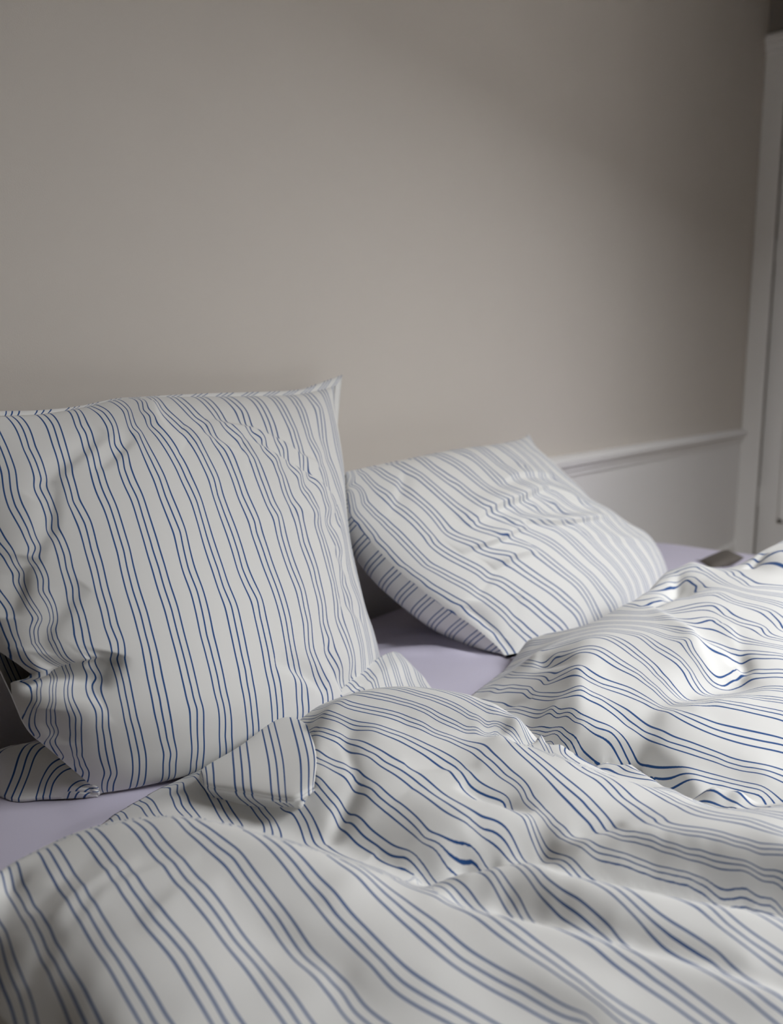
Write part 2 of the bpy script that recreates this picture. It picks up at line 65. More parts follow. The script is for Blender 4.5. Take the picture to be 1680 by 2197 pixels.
BACK_STRIPES=[[1.102,.525,16],[1.095,.46,17],[1.161,.615,18],[1.144,.569,18],[1.126,.525,18],[1.118,.488,18],[1.122,.458,18],[1.13,.438,18],[1.126,.422,18],[1.09,.335,17.8],[1.09,.312,17.8],[1.096,.29,17.8],[1.104,.268,17.8],[1.109,.245,17.8],[1.113,.218,17.8],[1.069,.183,17.8],[1.27,.749,19],[1.227,.688,19],[1.232,.671,19],[1.215,.625,19],[1.178,.575,19],[1.158,.538,19],[1.167,.498,19],[1.177,.474,19],[1.174,.45,19],[1.168,.426,19],[1.158,.398,19],[1.139,.353,19],[1.138,.327,19],[1.138,.302,19],[1.137,.269,19],[1.139,.247,19],[1.144,.225,19],[1.151,.199,19],[1.303,.713,20],[1.26,.646,20],[1.216,.586,20],[1.216,.562,20],[1.216,.54,20],[1.208,.513,20],[1.211,.489,20],[1.232,.452,20],[1.226,.412,20],[1.219,.388,20],[1.209,.37,20],[1.2,.338,20],[1.197,.303,20],[1.202,.263,20],[1.208,.238,20],[1.216,.213,20],[1.3,.67,21],[1.294,.638,21],[1.293,.626,21],[1.306,.617,21],[1.288,.573,21],[1.298,.535,21],[1.288,.484,21],[1.285,.452,21],[1.27,.417,21],[1.251,.391,21],[1.235,.377,21],[1.264,.326,21],[1.275,.287,21],[1.282,.258,21],[1.289,.23,21],[1.368,.55,22],[1.357,.516,22],[1.337,.474,22],[1.305,.429,22],[1.291,.405,22],[1.275,.371,22],[1.407,.497,23],[1.38,.457,23],[1.365,.41,23],[1.353,.39,23],[1.335,.372,23],[1.324,.356,23],[1.42,.421,24],[1.39,.399,24],[1.371,.372,24],[1.365,.353,24],[1.369,.342,24],[1.39,.334,24],[1.428,.323,24],[1.418,.289,24],[1.436,.261,24],[1.447,.428,25],[1.458,.391,25],[1.466,.372,25],[1.511,.432,26],[1.549,.409,26],[1.526,.385,26],[1.51,.36,26],[1.552,.49,27],[1.577,.466,27],[1.602,.442,27],[1.612,.427,27],[1.576,.395,27],[1.563,.366,27],[1.564,.325,27],[1.54,.31,27],[1.677,.463,28],[1.689,.443,28],[1.66,.403,28],[1.655,.364,28],[1.647,.332,28],[1.58,.292,28],[1.77,.53,29],[1.745,.499,29],[1.694,.471,29],[1.658,.58,29],[1.709,.562,29],[1.731,.554,29],[1.753,.546,29],[1.547,.549,28],[1.598,.543,28],[1.643,.534,28],[1.776,.586,30],[1.809,.567,30],[1.409,.393,24.5],[1.397,.366,24.5],[1.43,.346,24.5],[1.449,.323,24.5],[1.45,.293,24.5],[1.467,.267,24.5],[1.477,.331,25],[1.48,.301,25],[1.492,.273,25],[1.312,.659,21.6],[1.324,.628,21.6],[1.323,.591,21.6],[1.336,.561,21.6],[1.858,.534,30],[1.787,.477,30],[1.767,.457,30],[1.819,.442,31],[1.751,.392,31],[1.93,.407,32],[1.948,.373,32]]
DUVET_CREASES=[[-.014,.032,.008,[[.752,.36],[.764,.326],[.78,.29],[.794,.254],[.812,.211],[.83,.169],[.85,.12]]],[-.004,.03,.01,[[.668,.386],[.675,.368],[.682,.329],[.686,.291],[.693,.255],[.704,.214],[.711,.181],[.718,.142],[.724,.097]]],[-.012,.022,.008,[[.673,.54],[.675,.501],[.683,.485],[.697,.465],[.721,.442],[.747,.415]]],[-.008,.03,.01,[[.779,.385],[.801,.361],[.823,.336],[.846,.307]]],[.004,.04,.02,[[.763,.552],[.755,.491],[.751,.455]]],[.003,.012,.008,[[.348,.676],[.381,.688],[.422,.685],[.45,.669]]],[.003,.012,.008,[[.365,.652],[.408,.664],[.451,.647],[.493,.626]]],[-.003,.012,.012,[[.359,.717],[.396,.719],[.427,.709]]],[.003,.02,.01,[[.399,.599],[.446,.604],[.486,.582]]],[-.004,.02,.014,[[.339,.709],[.365,.721],[.377,.731]]],[-.004,.02,.014,[[.322,.661],[.343,.673],[.361,.67]]],[.004,.02,.02,[[.534,.487],[.582,.492],[.605,.486]]],[-.01,.012,.012,[[.821,.516],[.821,.485],[.826,.448],[.819,.412]]],[-.01,.014,.01,[[.662,.601],[.705,.614],[.745,.623]]],[.007,.006,.02,[[.798,.745],[.764,.711],[.727,.68],[.707,.665]]],[-.006,.008,.01,[[.809,.705],[.785,.672],[.764,.647],[.738,.617]]],[-.012,.01,.01,[[1.117,.402],[1.093,.36],[1.08,.329],[1.071,.3],[1.09,.241],[1.1,.187]]],[-.012,.008,.012,[[.677,.483],[.689,.459],[.704,.432],[.723,.407]]],[.006,.02,.01,[[1.564,.54],[1.503,.473],[1.448,.404],[1.459,.35]]],[-.01,.012,.012,[[1.563,.53],[1.633,.526],[1.734,.54],[1.818,.557]]],[-.012,.014,.01,[[1.889,.435],[1.959,.412],[1.979,.368]]],[-.01,.012,.012,[[1.43,.346],[1.463,.334],[1.429,.318],[1.399,.326]]],[-.006,.012,.02,[[.802,.588],[.846,.551],[.871,.515]]],[-.008,.012,.012,[[1.317,.661],[1.287,.618],[1.247,.555]]],[-.006,.01,.012,[[1.156,.677],[1.181,.645],[1.18,.599]]],[.006,.02,.012,[[1.224,.539],[1.176,.51],[1.123,.49]]],[-.005,.02,.02,[[1.219,.406],[1.149,.388],[1.124,.368]]],[.006,.03,.012,[[1.548,.384],[1.474,.351],[1.438,.329]]],[.005,.02,.012,[[1.489,.442],[1.414,.394],[1.37,.356]]],[-.028,.016,.016,[[1.071,.682],[1.074,.628],[1.069,.577],[1.066,.523],[1.08,.471],[1.104,.432],[1.117,.39],[1.089,.337],[1.042,.282],[1.038,.238]]]]
LEANING=dict(front=.105,back=.05,W=.8,H=.66,pu=[2.6,.62],pv=[2.8,.6],n=[0,-.95,.3],vpow=1,L=[[.5486,1.1852,1.0406],[.5163,1.1337,.911],[.5001,1.0907,.8018],[.5037,1.0621,.7277],[.5139,1.0403,.6702],[.5235,1.0219,.6216],[.5484,1.0086,.5844],[.6016,.9829,.508]],T=[[.5486,1.1852,1.0406],[.6003,1.1874,1.0406],[.6639,1.1906,1.0417],[.7354,1.1967,1.0496],[.8061,1.2047,1.0623],[.8598,1.2083,1.0657],[.9981,1.2142,1.0655],[1.161,1.2214,1.0661],[1.2774,1.2277,1.0693],[1.3608,1.2351,1.0793],[1.4117,1.2406,1.0878]],R=[[1.4117,1.2406,1.0878],[1.3871,1.2224,1.0435],[1.3674,1.1976,.9816],[1.3419,1.1654,.9013],[1.3064,1.1303,.8146],[1.2856,1.1001,.739],[1.2759,1.0592,.6344],[1.2823,1.0367,.5755],[1.2842,1.0181,.5272],[1.2378,.9694,.508]],B=[[.6016,.9829,.508],[.6476,.954,.508],[.7311,.9204,.508],[.8422,.9059,.508],[1.0126,.918,.508],[1.2378,.9694,.508]],tuck=[[0,0],[.5016,0],[.5631,.0073],[.597,.0275],[.6212,.0391],[.6329,.0305],[.6422,.0061],[.6726,0],[1,0]])
LEANING_CREASES=[[.01,.03,.008,[[.627,.184],[.565,.16],[.534,.136],[.463,.099],[.414,.087],[.371,.072]]],[.013,.035,.007,[[.68,.271],[.621,.229],[.55,.196],[.507,.169],[.469,.142],[.432,.121]]],[.007,.022,.01,[[.432,.157],[.386,.13],[.346,.105],[.321,.081]]],[.008,.028,.01,[[.309,.118],[.281,.087],[.275,.057],[.29,.015]]],[-.007,.02,.012,[[.062,.151],[.086,.13],[.105,.108],[.124,.096],[.158,.075],[.182,.063]]],[-.006,.018,.01,[[.145,.124],[.167,.118],[.192,.105],[.229,.084]]],[-.006,.018,.01,[[.056,.259],[.065,.229],[.077,.214],[.083,.19],[.09,.154],[.096,.13]]],[-.01,.02,.012,[[.019,.328],[.034,.295],[.04,.271],[.053,.244]]],[-.007,.02,.012,[[.028,.386],[.053,.353],[.071,.338],[.09,.319],[.111,.304]]],[-.03,.03,.014,[[.003,.422],[.031,.431],[.056,.443],[.074,.449],[.086,.446],[.108,.428],[.117,.413]]],[.008,.03,.03,[[.009,.455],[.028,.473],[.059,.476],[.08,.473]]],[-.006,.02,.02,[[.006,.539],[.019,.503],[.028,.476]]],[-.007,.025,.012,[[.368,.5],[.398,.518],[.432,.552],[.469,.585]]],[-.01,.03,.012,[[.488,.515],[.51,.564],[.541,.603],[.627,.627],[.735,.63]]],[.006,.02,.012,[[.482,.247],[.534,.262],[.605,.289],[.664,.301]]],[-.006,.016,.012,[[.59,.28],[.633,.298],[.689,.313]]],[-.006,.016,.012,[[.639,.356],[.664,.38],[.667,.41]]],[-.006,.016,.012,[[.602,.449],[.652,.467],[.698,.503]]],[.005,.03,.03,[[.633,.039],[.615,.121],[.642,.175]]]]
LEANING_STRIPES=[[.015,.298,0],[.019,.316,0],[.015,.371,0],[.003,.395,0],[.019,.44,0],[.019,.458,0],[.003,.491,0],[0,.518,0],[.025,.214,1],[.034,.238,1],[.04,.265,1],[.037,.277,1],[.043,.307,1],[.049,.338,1],[.037,.356,1],[.028,.386,1],[.034,.446,1],[.034,.461,1],[.028,.476,1],[.019,.5,1],[.006,.53,1],[0,.567,1],[.037,.063,2],[.04,.081,2],[.043,.105,2],[.043,.115,2],[.043,.136,2],[.046,.163,2],[.056,.202,2],[.059,.22,2],[.062,.232,2],[.056,.247,2],[.062,.265,2],[.065,.283,2],[.062,.301,2],[.065,.338,2],[.056,.356,2],[.053,.374,2],[.043,.398,2],[.053,.437,2],[.049,.449,2],[.049,.464,2],[.049,.494,2],[.028,.539,2],[.015,.57,2],[.009,.591,2],[.006,.606,2],[.062,.003,3],[.065,.012,3],[.068,.027,3],[.071,.069,3],[.077,.099,3],[.08,.124,3],[.077,.133,3],[.083,.163,3],[.086,.187,3],[.083,.208,3],[.093,.253,3],[.093,.274,3],[.096,.304,3],[.093,.322,3],[.093,.347,3],[.09,.371,3],[.083,.392,3],[.083,.428,3],[.086,.446,3],[.077,.455,3],[.077,.464,3],[.08,.491,3],[.068,.521,3],[.046,.579,3],[.034,.618,3],[.022,.636,3],[.012,.657,3],[.108,.003,4],[.111,.03,4],[.111,.072,4],[.114,.102,4],[.111,.124,4],[.114,.172,4],[.124,.211,4],[.127,.253,4],[.13,.283,4],[.13,.313,4],[.13,.344,4],[.127,.371,4],[.127,.398,4],[.12,.422,4],[.117,.449,4],[.114,.476,4],[.105,.518,4],[.093,.555,4],[.083,.588,4],[.077,.606,4],[.059,.654,4],[.158,0,5],[.151,.042,5],[.154,.057,5],[.154,.078,5],[.154,.112,5],[.154,.139,5],[.161,.19,5],[.167,.241,5],[.17,.268,5],[.17,.295,5],[.17,.332,5],[.17,.368,5],[.167,.398,5],[.164,.425,5],[.158,.461,5],[.154,.497,5],[.142,.533,5],[.13,.57,5],[.124,.6,5],[.117,.618,5],[.111,.654,5],[.188,.006,6],[.195,.024,6],[.198,.057,6],[.195,.075,6],[.192,.09,6],[.198,.105,6],[.195,.139,6],[.198,.166,6],[.204,.193,6],[.207,.223,6],[.21,.25,6],[.213,.28,6],[.216,.31,6],[.216,.344,6],[.216,.377,6],[.213,.404,6],[.21,.431,6],[.207,.464,6],[.204,.494,6],[.195,.53,6],[.173,.579,6],[.158,.633,6],[.158,.651,6],[.232,.009,7],[.235,.036,7],[.229,.072,7],[.235,.084,7],[.241,.136,7],[.247,.169,7],[.25,.202,7],[.256,.232,7],[.263,.265,7],[.263,.295,7],[.263,.325,7],[.266,.359,7],[.263,.392,7],[.256,.428,7],[.253,.461,7],[.25,.494,7],[.241,.524,7],[.229,.561,7],[.216,.594,7],[.213,.636,7],[.269,.021,8],[.259,.045,8],[.263,.06,8],[.259,.078,8],[.269,.099,8],[.281,.127,8],[.293,.178,8],[.303,.22,8],[.306,.25,8],[.309,.28,8],[.312,.307,8],[.315,.335,8],[.315,.365,8],[.318,.395,8],[.312,.431,8],[.306,.47,8],[.303,.497,8],[.293,.524,8],[.275,.576,8],[.269,.609,8],[.3,.018,9],[.297,.039,9],[.309,.069,9],[.321,.093,9],[.331,.118,9],[.337,.139,9],[.346,.184,9],[.346,.214,9],[.352,.247,9],[.361,.289,9],[.364,.316,9],[.364,.344,9],[.368,.371,9],[.374,.398,9],[.368,.425,9],[.364,.455,9],[.361,.482,9],[.352,.515,9],[.34,.552,9],[.327,.597,9],[.346,.021,10],[.349,.036,10],[.355,.063,10],[.368,.078,10],[.368,.118,10],[.38,.136,10],[.392,.175,10],[.398,.22,10],[.414,.271,10],[.414,.289,10],[.42,.322,10],[.423,.356,10],[.426,.383,10],[.426,.413,10],[.423,.443,10],[.417,.473,10],[.414,.512,10],[.408,.548,10],[.395,.582,10],[.395,.63,10],[.402,.015,11],[.405,.054,11],[.405,.087,11],[.429,.115,11],[.442,.157,11],[.448,.193,11],[.46,.244,11],[.473,.268,11],[.473,.304,11],[.476,.335,11],[.479,.365,11],[.485,.404,11],[.479,.434,11],[.476,.461,11],[.46,.503,11],[.46,.545,11],[.469,.582,11],[.476,.63,11],[.46,.018,12],[.466,.051,12],[.454,.105,12],[.473,.121,12],[.469,.142,12],[.488,.166,12],[.497,.196,12],[.51,.25,12],[.528,.277,12],[.531,.325,12],[.541,.377,12],[.537,.401,12],[.534,.44,12],[.522,.47,12],[.525,.5,12],[.513,.518,12],[.534,.567,12],[.534,.591,12],[.562,.621,12],[.571,.645,12],[.525,.027,13],[.519,.084,13],[.51,.127,13],[.519,.145,13],[.516,.178,13],[.541,.202,13],[.562,.238,13],[.584,.274,13],[.587,.295,13],[.596,.328,13],[.599,.386,13],[.599,.413,13],[.59,.449,13],[.578,.473,13],[.587,.509,13],[.584,.555,13],[.575,.588,13],[.624,.63,13],[.581,.018,14],[.578,.069,14],[.578,.102,14],[.575,.139,14],[.568,.172,14],[.562,.205,14],[.612,.238,14],[.633,.271,14],[.627,.298,14],[.633,.313,14],[.667,.365,14],[.652,.395,14],[.633,.422,14],[.655,.461,14],[.652,.503,14],[.642,.545,14],[.633,.579,14],[.639,.609,14],[.636,.027,15],[.621,.087,15],[.615,.124,15],[.633,.16,15],[.642,.196,15],[.646,.247,15],[.68,.283,15],[.707,.338,15],[.695,.383,15],[.689,.428,15],[.714,.479,15],[.692,.521,15],[.68,.567,15],[.692,.024,16],[.704,.051,16],[.686,.093,16],[.67,.133,16],[.67,.172,16]]
TURNED_CORNER=[[[.677,.852,.545,4.5],[.688,.853,.55,5],[.752,.853,.556,6],[.817,.861,.562,7],[.846,.854,.566,7.6],[.854,.832,.566,8],[.847,.802,.566,8.3]],[[.662,.836,.558,4.5],[.674,.837,.564,5],[.73,.829,.574,6],[.793,.836,.581,7],[.821,.829,.585,7.6],[.825,.804,.587,8],[.82,.777,.586,8.3]],[[.659,.828,.557,4.5],[.661,.819,.563,5],[.685,.775,.576,6],[.72,.746,.583,7],[.734,.726,.587,7.6],[.744,.709,.59,8],[.751,.7,.59,8.3]],[[.659,.823,.553,4.5],[.649,.803,.558,5],[.657,.741,.568,6],[.665,.684,.575,7],[.672,.663,.579,7.6],[.69,.657,.582,8],[.7,.657,.583,8.3]],[[.664,.827,.544,4.5],[.655,.806,.548,5],[.667,.744,.552,6],[.679,.693,.56,7],[.685,.673,.564,7.6],[.703,.668,.568,8],[.711,.667,.57,8.3]],[[.666,.822,.534,4.5],[.662,.804,.536,5],[.674,.734,.542,6],[.689,.69,.55,7],[.688,.67,.556,7.6],[.711,.672,.558,8],[.72,.674,.56,8.3]],[[.668,.818,.524,4.5],[.66,.793,.526,5],[.678,.728,.53,6],[.699,.686,.538,7],[.695,.669,.544,7.6],[.714,.673,.55,8],[.728,.679,.55,8.3]]]
CORNER_NEAR=[[[.515,1.153,.506,-1],[.52,1.075,.506,0],[.549,1.043,.506,1],[.578,1.011,.506,2],[.6,.987,.506,2.5]],[[.511,1.139,.53,-1],[.54,1.084,.528,0],[.56,1.048,.524,1],[.578,1.002,.518,2],[.598,.983,.51,2.5]],[[.514,1.129,.55,-1],[.562,1.102,.548,0],[.576,1.05,.536,1],[.587,.998,.522,2],[.599,.982,.512,2.5]],[[.53,1.135,.555,-1],[.583,1.116,.552,0],[.597,1.05,.538,1],[.595,.986,.524,2],[.602,.983,.512,2.5]],[[.579,1.191,.53,-1],[.627,1.155,.53,0],[.642,1.088,.52,1],[.621,1.013,.512,2],[.612,.991,.508,2.5]]]
CORNER_FAR=[[[1.125,.935,.55,14],[1.218,.961,.545,15],[1.251,.97,.542,15.6],[1.274,.973,.54,16.2],[1.295,.976,.535,17],[1.329,.985,.518,18]],[[1.03,.905,.545,12.2],[1.1,.901,.545,13.6],[1.156,.909,.545,14.6],[1.213,.918,.54,16],[1.269,.928,.528,17.3],[1.275,.894,.508,18.4]],[[.95,.894,.535,10.8],[1.043,.897,.535,12.4],[1.079,.88,.54,13.3],[1.131,.875,.536,14.8],[1.206,.88,.52,16.8],[1.248,.86,.506,18.6]],[[.943,.909,.512,10.6],[1.032,.911,.512,12.1],[1.048,.861,.53,13],[1.088,.839,.525,14.5],[1.142,.827,.515,16.4],[1.202,.805,.505,18.6]]]
HEM_TOP=[[[.549,1.185,1.041],[.6,1.187,1.041],[.664,1.191,1.042],[.735,1.197,1.05],[.806,1.205,1.062],[.86,1.208,1.066],[.998,1.214,1.065],[1.161,1.221,1.066],[1.277,1.228,1.069],[1.361,1.235,1.079],[1.412,1.241,1.088]],[[.551,1.188,1.048],[.602,1.19,1.048],[.666,1.193,1.048],[.736,1.198,1.053],[.807,1.205,1.064],[.86,1.209,1.067],[1.001,1.217,1.072],[1.165,1.225,1.075],[1.282,1.232,1.079],[1.368,1.241,1.095],[1.452,1.252,1.113]]]
HEM_SIDE=[[[1.412,1.241,1.088],[1.387,1.222,1.044],[1.367,1.198,.982]],[[1.452,1.252,1.113],[1.413,1.227,1.052],[1.373,1.2,.987]]]
RECLINED=dict(front=.095,back=.185,W=.83,H=.6,pu=[2.6,.62],pv=[2.8,.6],n=[-.0623,-.7593,.6477],vpow=1,L=[[1.3693,1.1725,.8965],[1.3314,1.1379,.8523],[1.3053,1.1056,.812],[1.312,1.0685,.7692],[1.3348,1.0169,.7108],[1.3707,.9687,.6577],[1.412,.9235,.6087],[1.4524,.8889,.572],[1.4796,.8572,.5375],[1.4936,.8318,.5091],[1.4851,.8126,.4858]],T=[[1.3693,1.1725,.8965],[1.4466,1.1702,.9013],[1.5683,1.1661,.9082],[1.6827,1.1623,.9147],[1.8049,1.1564,.9195],[1.9583,1.1464,.9226],[2.1122,1.1419,.9321],[2.1952,1.1459,.9448]],R=[[2.1952,1.1459,.9448],[2.1769,1.1134,.9049],[2.1903,1.0853,.8732],[2.2094,1.0428,.8252],[2.2335,.9996,.7769],[2.2468,.9716,.7453],[2.3057,.9391,.713],[2.3529,.9003,.6719],[2.4199,.8651,.6372],[2.4331,.8283,.5953],[2.4178,.792,.5512],[2.3959,.7689,.5221]],B=[[1.4851,.8126,.4858],[1.5944,.7892,.4688],[1.7604,.7612,.4519],[1.9905,.7465,.4569],[2.195,.7455,.4754],[2.3959,.7689,.5221]])
RECLINED_CREASES=[[.02,.035,.007,[[.186,.233],[.26,.211],[.327,.203],[.407,.2],[.506,.186],[.574,.181]]],[.016,.03,.009,[[.112,.29],[.147,.285],[.212,.285],[.288,.274],[.346,.271]]],[.015,.025,.009,[[.298,.255],[.362,.258],[.455,.29],[.529,.301],[.679,.321]]],[.013,.03,.01,[[.144,.351],[.202,.334],[.288,.34]]],[-.006,.02,.01,[[.067,.008],[.151,.005],[.26,.005],[.34,.005]]],[-.006,.02,.01,[[.157,.058],[.109,.121],[.054,.164]]],[-.01,.018,.012,[[.042,.422],[.077,.395],[.131,.364],[.183,.345]]],[-.006,.016,.012,[[.022,.54],[.061,.507],[.103,.471],[.125,.449]]],[-.01,.02,.012,[[.006,.43],[.016,.444],[.006,.501],[.003,.537],[0,.592]]],[.01,.03,.01,[[.381,.151],[.477,.137],[.583,.14],[.663,.156]]],[.011,.03,.012,[[.567,.192],[.635,.23],[.689,.268]]],[.007,.03,.02,[[.494,.337],[.561,.373],[.647,.43],[.731,.504]]]]
RECLINED_STRIPES=[[.003,.195,1],[.003,.236,1],[.003,.274,1],[.006,.307,1],[.006,.342,1],[.01,.381,1],[.016,.419,1],[.01,.482,1],[.013,.521,1],[.006,.049,2],[.026,.112,2],[.032,.148,2],[.035,.181,2],[.038,.222,2],[.038,.263,2],[.035,.296,2],[.048,.345,2],[.061,.397,2],[.061,.438,2],[.061,.479,2],[.064,.534,2],[.093,.586,2],[.032,.014,3],[.045,.03,3],[.058,.079,3],[.077,.11,3],[.087,.151,3],[.09,.195,3],[.09,.233,3],[.083,.252,3],[.087,.282,3],[.099,.323,3],[.115,.37,3],[.125,.397,3],[.128,.455,3],[.141,.512,3],[.17,.556,3],[.074,.003,4],[.083,.022,4],[.099,.06,4],[.122,.096,4],[.135,.142,4],[.138,.192,4],[.131,.233,4],[.138,.249,4],[.151,.274,4],[.167,.315,4],[.195,.34,4],[.199,.381,4],[.205,.427,4],[.218,.488,4],[.24,.529,4],[.151,.016,5],[.163,.049,5],[.186,.085,5],[.199,.126,5],[.202,.162,5],[.205,.208,5],[.202,.222,5],[.224,.26,5],[.224,.282,5],[.253,.285,5],[.266,.318,5],[.285,.342,5],[.288,.408,5],[.292,.474,5],[.292,.534,5],[.24,.014,6],[.24,.077,6],[.256,.115,6],[.272,.134,6],[.269,.175,6],[.263,.2,6],[.279,.214,6],[.304,.236,6],[.298,.266,6],[.324,.279,6],[.34,.31,6],[.356,.356,6],[.349,.436,6],[.353,.496,6],[.378,.548,6],[.298,.005,7],[.327,.058,7],[.336,.101,7],[.343,.132,7],[.343,.159,7],[.333,.186,7],[.34,.2,7],[.365,.216,7],[.359,.241,7],[.388,.268,7],[.423,.299,7],[.426,.345,7],[.42,.384,7],[.41,.427,7],[.413,.488,7],[.433,.532,7],[.433,.567,7],[.394,.019,8],[.42,.047,8],[.413,.112,8],[.397,.159,8],[.397,.192,8],[.445,.227,8],[.433,.258,8],[.461,.293,8],[.494,.31,8],[.487,.378,8],[.474,.425,8],[.468,.471,8],[.474,.521,8],[.474,.564,8],[.49,.041,9],[.477,.088,9],[.474,.129,9],[.468,.184,9],[.529,.23,9],[.506,.274,9],[.551,.304,9],[.538,.364,9],[.519,.414,9],[.506,.466,9],[.513,.523,9],[.51,.553,9],[.59,.044,10],[.57,.112,10],[.526,.167,10],[.564,.208,10],[.593,.26,10],[.593,.318,10],[.577,.386,10],[.545,.477,10],[.558,.529,10],[.657,.052,11],[.622,.115,11],[.583,.162,11],[.644,.208,11],[.676,.274,11],[.651,.315,11],[.625,.4,11],[.602,.479,11],[.618,.532,11],[.686,.066,12],[.667,.126,12],[.638,.167,12],[.676,.214,12],[.727,.263,12],[.734,.329,12],[.692,.397,12],[.673,.482,12],[.676,.534,12],[.724,.381,13],[.705,.441,13],[.711,.499,13],[.727,.537,13],[0,.018,.657],[0,.061,.676],[0,.105,.694],[0,.148,.712],[0,.192,.73],[0,.235,.748],[0,.278,.766],[0,.322,.784],[0,.365,.802],[0,.408,.82],[0,.452,.838],[0,.495,.856],[0,.539,.874],[0,.582,.893]]

def catmull(P, n):
    """resample a polyline smoothly to n points, even in arc length"""
    P = np.asarray(P, float)
    Q = np.vstack([2*P[0]-P[1], P, 2*P[-1]-P[-2]])
    out = []
    for i in range(1, len(Q)-2):
        for t in np.linspace(0, 1, 24, endpoint=False):
            a, b, c, d = Q[i-1], Q[i], Q[i+1], Q[i+2]
            out.append(.5*(2*b + (c-a)*t + (2*a-5*b+4*c-d)*t*t + (3*b-a-3*c+d)*t**3))
    out.append(P[-1])
    out = np.array(out)
    s = np.concatenate([[0], np.cumsum(np.linalg.norm(np.diff(out, axis=0), axis=1))])
    q = np.linspace(0, s[-1], n)
    return np.stack([np.interp(q, s, out[:, k]) for k in range(out.shape[1])], 1)

def rbf_fit(X, f, c, lam=1e-6):
    X = np.asarray(X, float); f = np.asarray(f, float)
    n, d = X.shape
    D = np.sqrt(((X[:, None]-X[None])**2).sum(-1) + c*c)
    A = np.zeros((n+d+1, n+d+1))
    A[:n, :n] = -D
    A[:n, :n] += np.diag(np.ones(n)*lam)
    A[:n, n] = 1; A[n, :n] = 1
    A[:n, n+1:] = X; A[n+1:, :n] = X.T
    w = np.linalg.lstsq(A, np.concatenate([f, np.zeros(d+1)]), rcond=None)[0]
    return X, w, c

def rbf_eval(m, Y):
    X, w, c = m
    Y = np.asarray(Y, float); n, d = X.shape
    out = np.empty(len(Y))
    for i in range(0, len(Y), 20000):
        y = Y[i:i+20000]
        D = np.zeros((len(y), n)) + c*c
        for k in range(d):
            D += (y[:, k:k+1]-X[None, :, k])**2
        np.sqrt(D, out=D)
        out[i:i+20000] = -D @ w[:n] + w[n] + y @ w[n+1:]
    return out

def coons(L, T, R, B, nu, nv):
    L, R = catmull(L, nv), catmull(R, nv)
    T, B = catmull(T, nu), catmull(B, nu)
    u = np.linspace(0, 1, nu)[None, :, None]; v = np.linspace(0, 1, nv)[:, None, None]
    c00, c10, c01, c11 = T[0], T[-1], B[0], B[-1]
    return ((1-u)*L[:, None] + u*R[:, None] + (1-v)*T[None] + v*B[None]
            - ((1-u)*(1-v)*c00 + u*(1-v)*c10 + (1-u)*v*c01 + u*v*c11))

def grid_normals(P):
    du = np.gradient(P, axis=1); dv = np.gradient(P, axis=0)
    n = np.cross(dv, du)
    return n/np.maximum(np.linalg.norm(n, axis=-1, keepdims=True), 1e-12)

def bulge(s, p, q):
    return np.clip(1-np.abs(2*s-1)**p, 0, 1)**q

def fold_profile(a, b, line, w1, w2):
    """height of a crease over the cloth coordinates a, b: gentle on one side, steep on the other"""
    L = np.asarray(line, float)
    best = np.full(a.shape, 1e9); side = np.zeros(a.shape); par = np.zeros(a.shape)
    seg = np.linalg.norm(np.diff(L, axis=0), axis=1); cum = np.concatenate([[0], np.cumsum(seg)])
    for i in range(len(L)-1):
        p, d, l = L[i], L[i+1]-L[i], seg[i]
        if l < 1e-9: continue
        t = np.clip(((a-p[0])*d[0] + (b-p[1])*d[1])/l**2, 0, 1)
        x, y = a-p[0]-t*d[0], b-p[1]-t*d[1]
        r = np.hypot(x, y)
        k = r < best
        best = np.where(k, r, best)
        side = np.where(k, d[0]*(b-p[1])-d[1]*(a-p[0]), side)
        par = np.where(k, (cum[i]+t*l)/cum[-1], par)
    w = np.where(side > 0, w2, w1)
    return np.exp(-(best/w)**2)*np.clip(4*par*(1-par), 0, 1)**.6

def pillow_front(S, nu, nv, wrinkles=()):
    """front cloth of a pillow: seam outline, bulge, creases"""
    P = coons(S['L'], S['T'], S['R'], S['B'], nu, nv)
    u = np.linspace(0, 1, nu)[None, :]; v = np.linspace(0, 1, nv)[:, None]
    vv = v**S.get('vpow', 1)
    t = S['front']*bulge(u, *S['pu'])*bulge(vv, *S['pv'])
    n = np.array(S['n'], float); n /= np.linalg.norm(n)
    P = P + t[..., None]*n
    if 'tuck' in S:                                     # the side seam is pulled in at the fold
        k = np.interp(v[:, 0], [a for a, b in S['tuck']], [b for a, b in S['tuck']])
        P = P + (k[:, None]*np.exp(-(u/.09)**2))[..., None]*np.array([.606, -.795, 0])
    if len(wrinkles):
        N = grid_normals(P)
        N *= np.sign((N @ n).mean())
        for it in range(2):
            N = (N + np.roll(N, 1, 0) + np.roll(N, -1, 0) + np.roll(N, 1, 1) + np.roll(N, -1, 1))
            N /= np.linalg.norm(N, axis=-1, keepdims=True)
        edge = np.clip(np.minimum(np.minimum(u, 1-u), np.minimum(v, 1-v))/.02, 0, 1)
        a = u*S['W']+0*v; b = v*S['H']+0*u
        d = np.zeros(a.shape)
        for amp, w1, w2, line in wrinkles:
            d += amp*fold_profile(a, b, line, w1, w2)
        P = P + (d*edge)[..., None]*N
    return P

def duvet_field(pts, x0, x1, y0, y1, h):
    m = rbf_fit([(p[0], p[1]) for p in pts], [p[2] for p in pts], .008, np.array([1e-2 if p[3] else 1e-4 for p in pts]))
    xs = np.arange(x0, x1+h/2, h); ys = np.arange(y0, y1+h/2, h)
    X, Y = np.meshgrid(xs, ys)
    Z = rbf_eval(m, np.stack([X.ravel(), Y.ravel()], 1)).reshape(X.shape)
    return X, Y, Z

